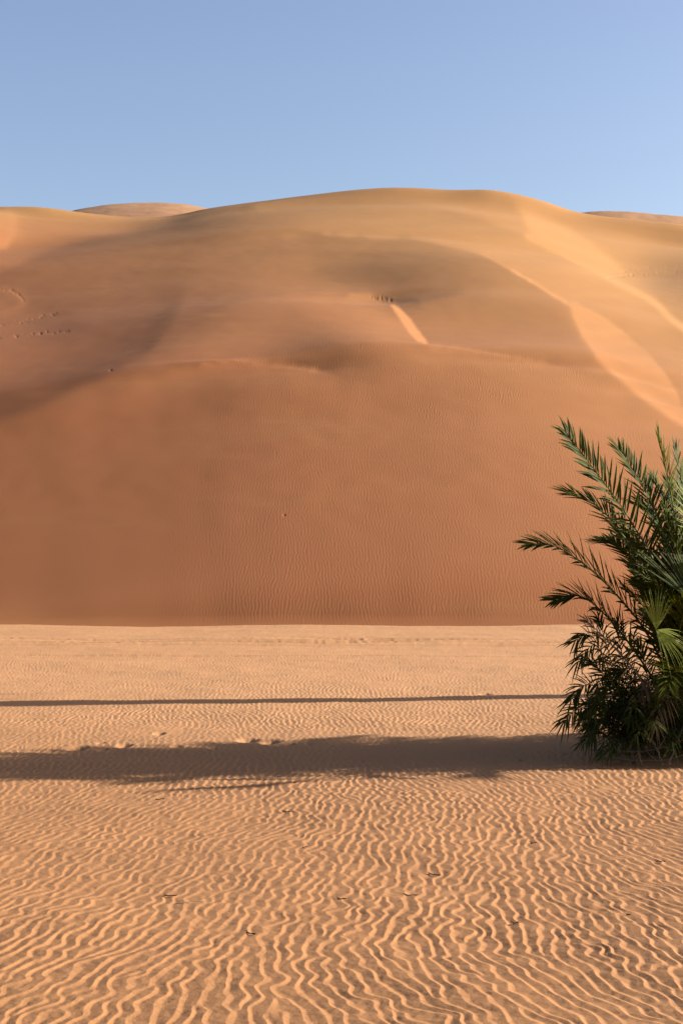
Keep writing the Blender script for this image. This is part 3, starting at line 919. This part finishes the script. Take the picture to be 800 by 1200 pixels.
for label, mt, pts, r in DB:
    P = []
    for px, py, d, z in pts:
        x = (px - CX) / F * d
        P.append(Vector((x, d, z + r * .6 if z < .1 else H + (HY - py) / F * d)))
    P[0].z = max(P[0].z, .0)
    S = spline(P, 18)
    S = [p + Vector((prng.gauss(0, .006), prng.gauss(0, .006), abs(prng.gauss(0, .004)))) for p in S]
    V, Fc = [], []
    tube(V, Fc, S, [r * (1 - .6 * i / 18) for i in range(19)], 6)
    for j in (6, 11):                     # side twigs
        q = S[j]; d_ = Vector((prng.uniform(-1, 1), prng.uniform(-.5, .5), prng.uniform(.1, .8))).normalized()
        tube(V, Fc, [q, q + d_ * .08, q + d_ * .16 + Vector((0, 0, .02))], [r * .45, r * .35, r * .15], 5)
    c = P[0].copy()
    o = mesh_obj('dry_branch', [v - c for v in V], Fc, mt)
    o.location = c
    tag(o, label, 'branch', 'dry branches at the foot of the palm clump')

# --- twigs and bits of straw on the ripples
TW = [
    (188, 938, .075, 8, DARKW, 'dark twig on the ripples close in front of the shade, left of centre'),
    (200, 1054, .075, -6, DARKW, 'small forked dark twig at the left above a pale straw stalk'),
    (294, 1097, .070, -28, DARKW, 'short thick dark twig, the lowest one on the ripples'),
    (400, 1055, .045, -6, DARKW, 'stubby dark twig alone in the middle of the foreground'),
    (481, 1050, .075, -6, DARKW, 'dark straight twig with a small hook at its left end'),
    (509, 1026, .095, -26, DARKW, 'thin slanting dark twig right of the middle, above the hooked one'),
    (336, 953, .060, -8, DARKW, 'thin flat twig on the ripples in the upper middle foreground'),
    (357, 995, .035, 20, DARKW, 'tiny bent twig at mid foreground between two larger ones'),
    (625, 988, .040, 12, DARKW, 'tiny dark twig on the ripples at the right of the foreground'),
    (774, 1010, .055, -10, DARKW, 'thin brown twig near the right edge of the foreground'),
    (736, 1071, .020, 0, DARKW, 'dark crumb of wood low at the right of the foreground'),
    (604, 1082, .040, 25, DARKW, 'brown curled leaf scrap low right of the middle'),
    (222, 1062, .150, 3, STRAW, 'long pale straw stalk lying across the ripples at left'),
    (327, 1330 - 800 + 380, .03, 0, DARKW, 'tiny twig lying at the near edge of the shade'),
]
for px, py, ln, ang, mt, label in TW:
    d = ground_depth(py); x = (px - CX) / F * d
    z = gz(x, d)
    a = R(ang)
    dv = Vector((math.cos(a), math.sin(a) * 2.2, .10)).normalized()
    V, Fc = [], []
    n = 6
    cpts = [dv * (ln * (i / n - .5)) + Vector((0, prng.gauss(0, .002), .003 + .004 * math.sin(i * 1.3) ** 2)) for i in range(n + 1)]
    ln *= .8 if mt is DARKW else 1; r = .0030 if mt is DARKW else .0018
    tube(V, Fc, cpts, [r * (.8 + .5 * math.sin(i * 2.1) ** 2) * (1 - .35 * i / n) for i in range(n + 1)], 6)
    if mt is DARKW and ln > .03:
        q = cpts[1]; tube(V, Fc, [q, q + Vector((-.006, .010, .003)), q + Vector((-.014, .018, .004))], [r * .8, r * .6, r * .3], 5)
        q = cpts[4]; tube(V, Fc, [q, q + Vector((.010, -.006, .001)), q + Vector((.018, -.010, .0))], [r * .7, r * .5, r * .2], 5)
    o = mesh_obj('twig' if mt is DARKW else 'straw_stalk', V, Fc, mt)
    o.location = (x, d, z + .001)
    tag(o, label, 'twig' if mt is DARKW else 'straw', 'twigs scattered on the rippled sand')

# --- fallen leaflets on the shaded sand beside the clump
for i in range(14):
    px = prng.uniform(664, 800); d = prng.uniform(12.15, 13.3)
    x = (px - CX) / F * d; a = R(prng.uniform(0, 180))
    V, Fc = [], []
    blade(V, Fc, Vector((0, 0, 0)), Vector((math.cos(a), math.sin(a), .12)).normalized(), Vector((0, 0, 1)), prng.uniform(.14, .30), .018, .2)
    o = mesh_obj('fallen_leaflet', V, Fc, DEAD)
    o.location = (x, d, gz(x, d) + .006)
    tag(o, 'fallen brown palm leaflet lying on the sand at the foot of the clump', 'leaf', 'fallen leaflets under the palm clump')

# --- palms standing just outside the right edge; their shade falls across the view
def tall_palm(foot, h, nf, ln, label, r0, r1, lo=-20):
    t = Plant('date_palm', label, 'palm', foot, None)
    V, Fc = trunk_mesh(foot, h, r0, r1, int(h / .22), 9)
    mesh_obj('trunk', V, Fc, BARK, t.o)
    for i in range(nf):
        az = R(360 * i * .381966); el = R(lo + (85 - lo) * ((i + .5) / nf))
        frond(t.o, arch(foot + Vector((0, 0, h - .05)), az, el, ln * prng.uniform(.9, 1.1), R(prng.uniform(35, 70))), face_dir(az, el), pairs=34, leaf=.40, width=.026, bare=.14)
    return t.done()


tall_palm(Vector((8.6, 20.35, 0)), 6.3, 30, 2.6, 'tall date palm beyond the right edge throwing the thin far shadow', .26, .40)
tall_palm(Vector((4.55, 13.65, 0)), 1.0, 84, 1.35, 'low broad date palm beyond the right edge behind the clump', .22, .2, -25)
tall_palm(Vector((5.5, 13.85, 0)), 1.5, 84, 1.35, 'second low date palm beyond the right edge, farther out than the first', .22, .2, -25)
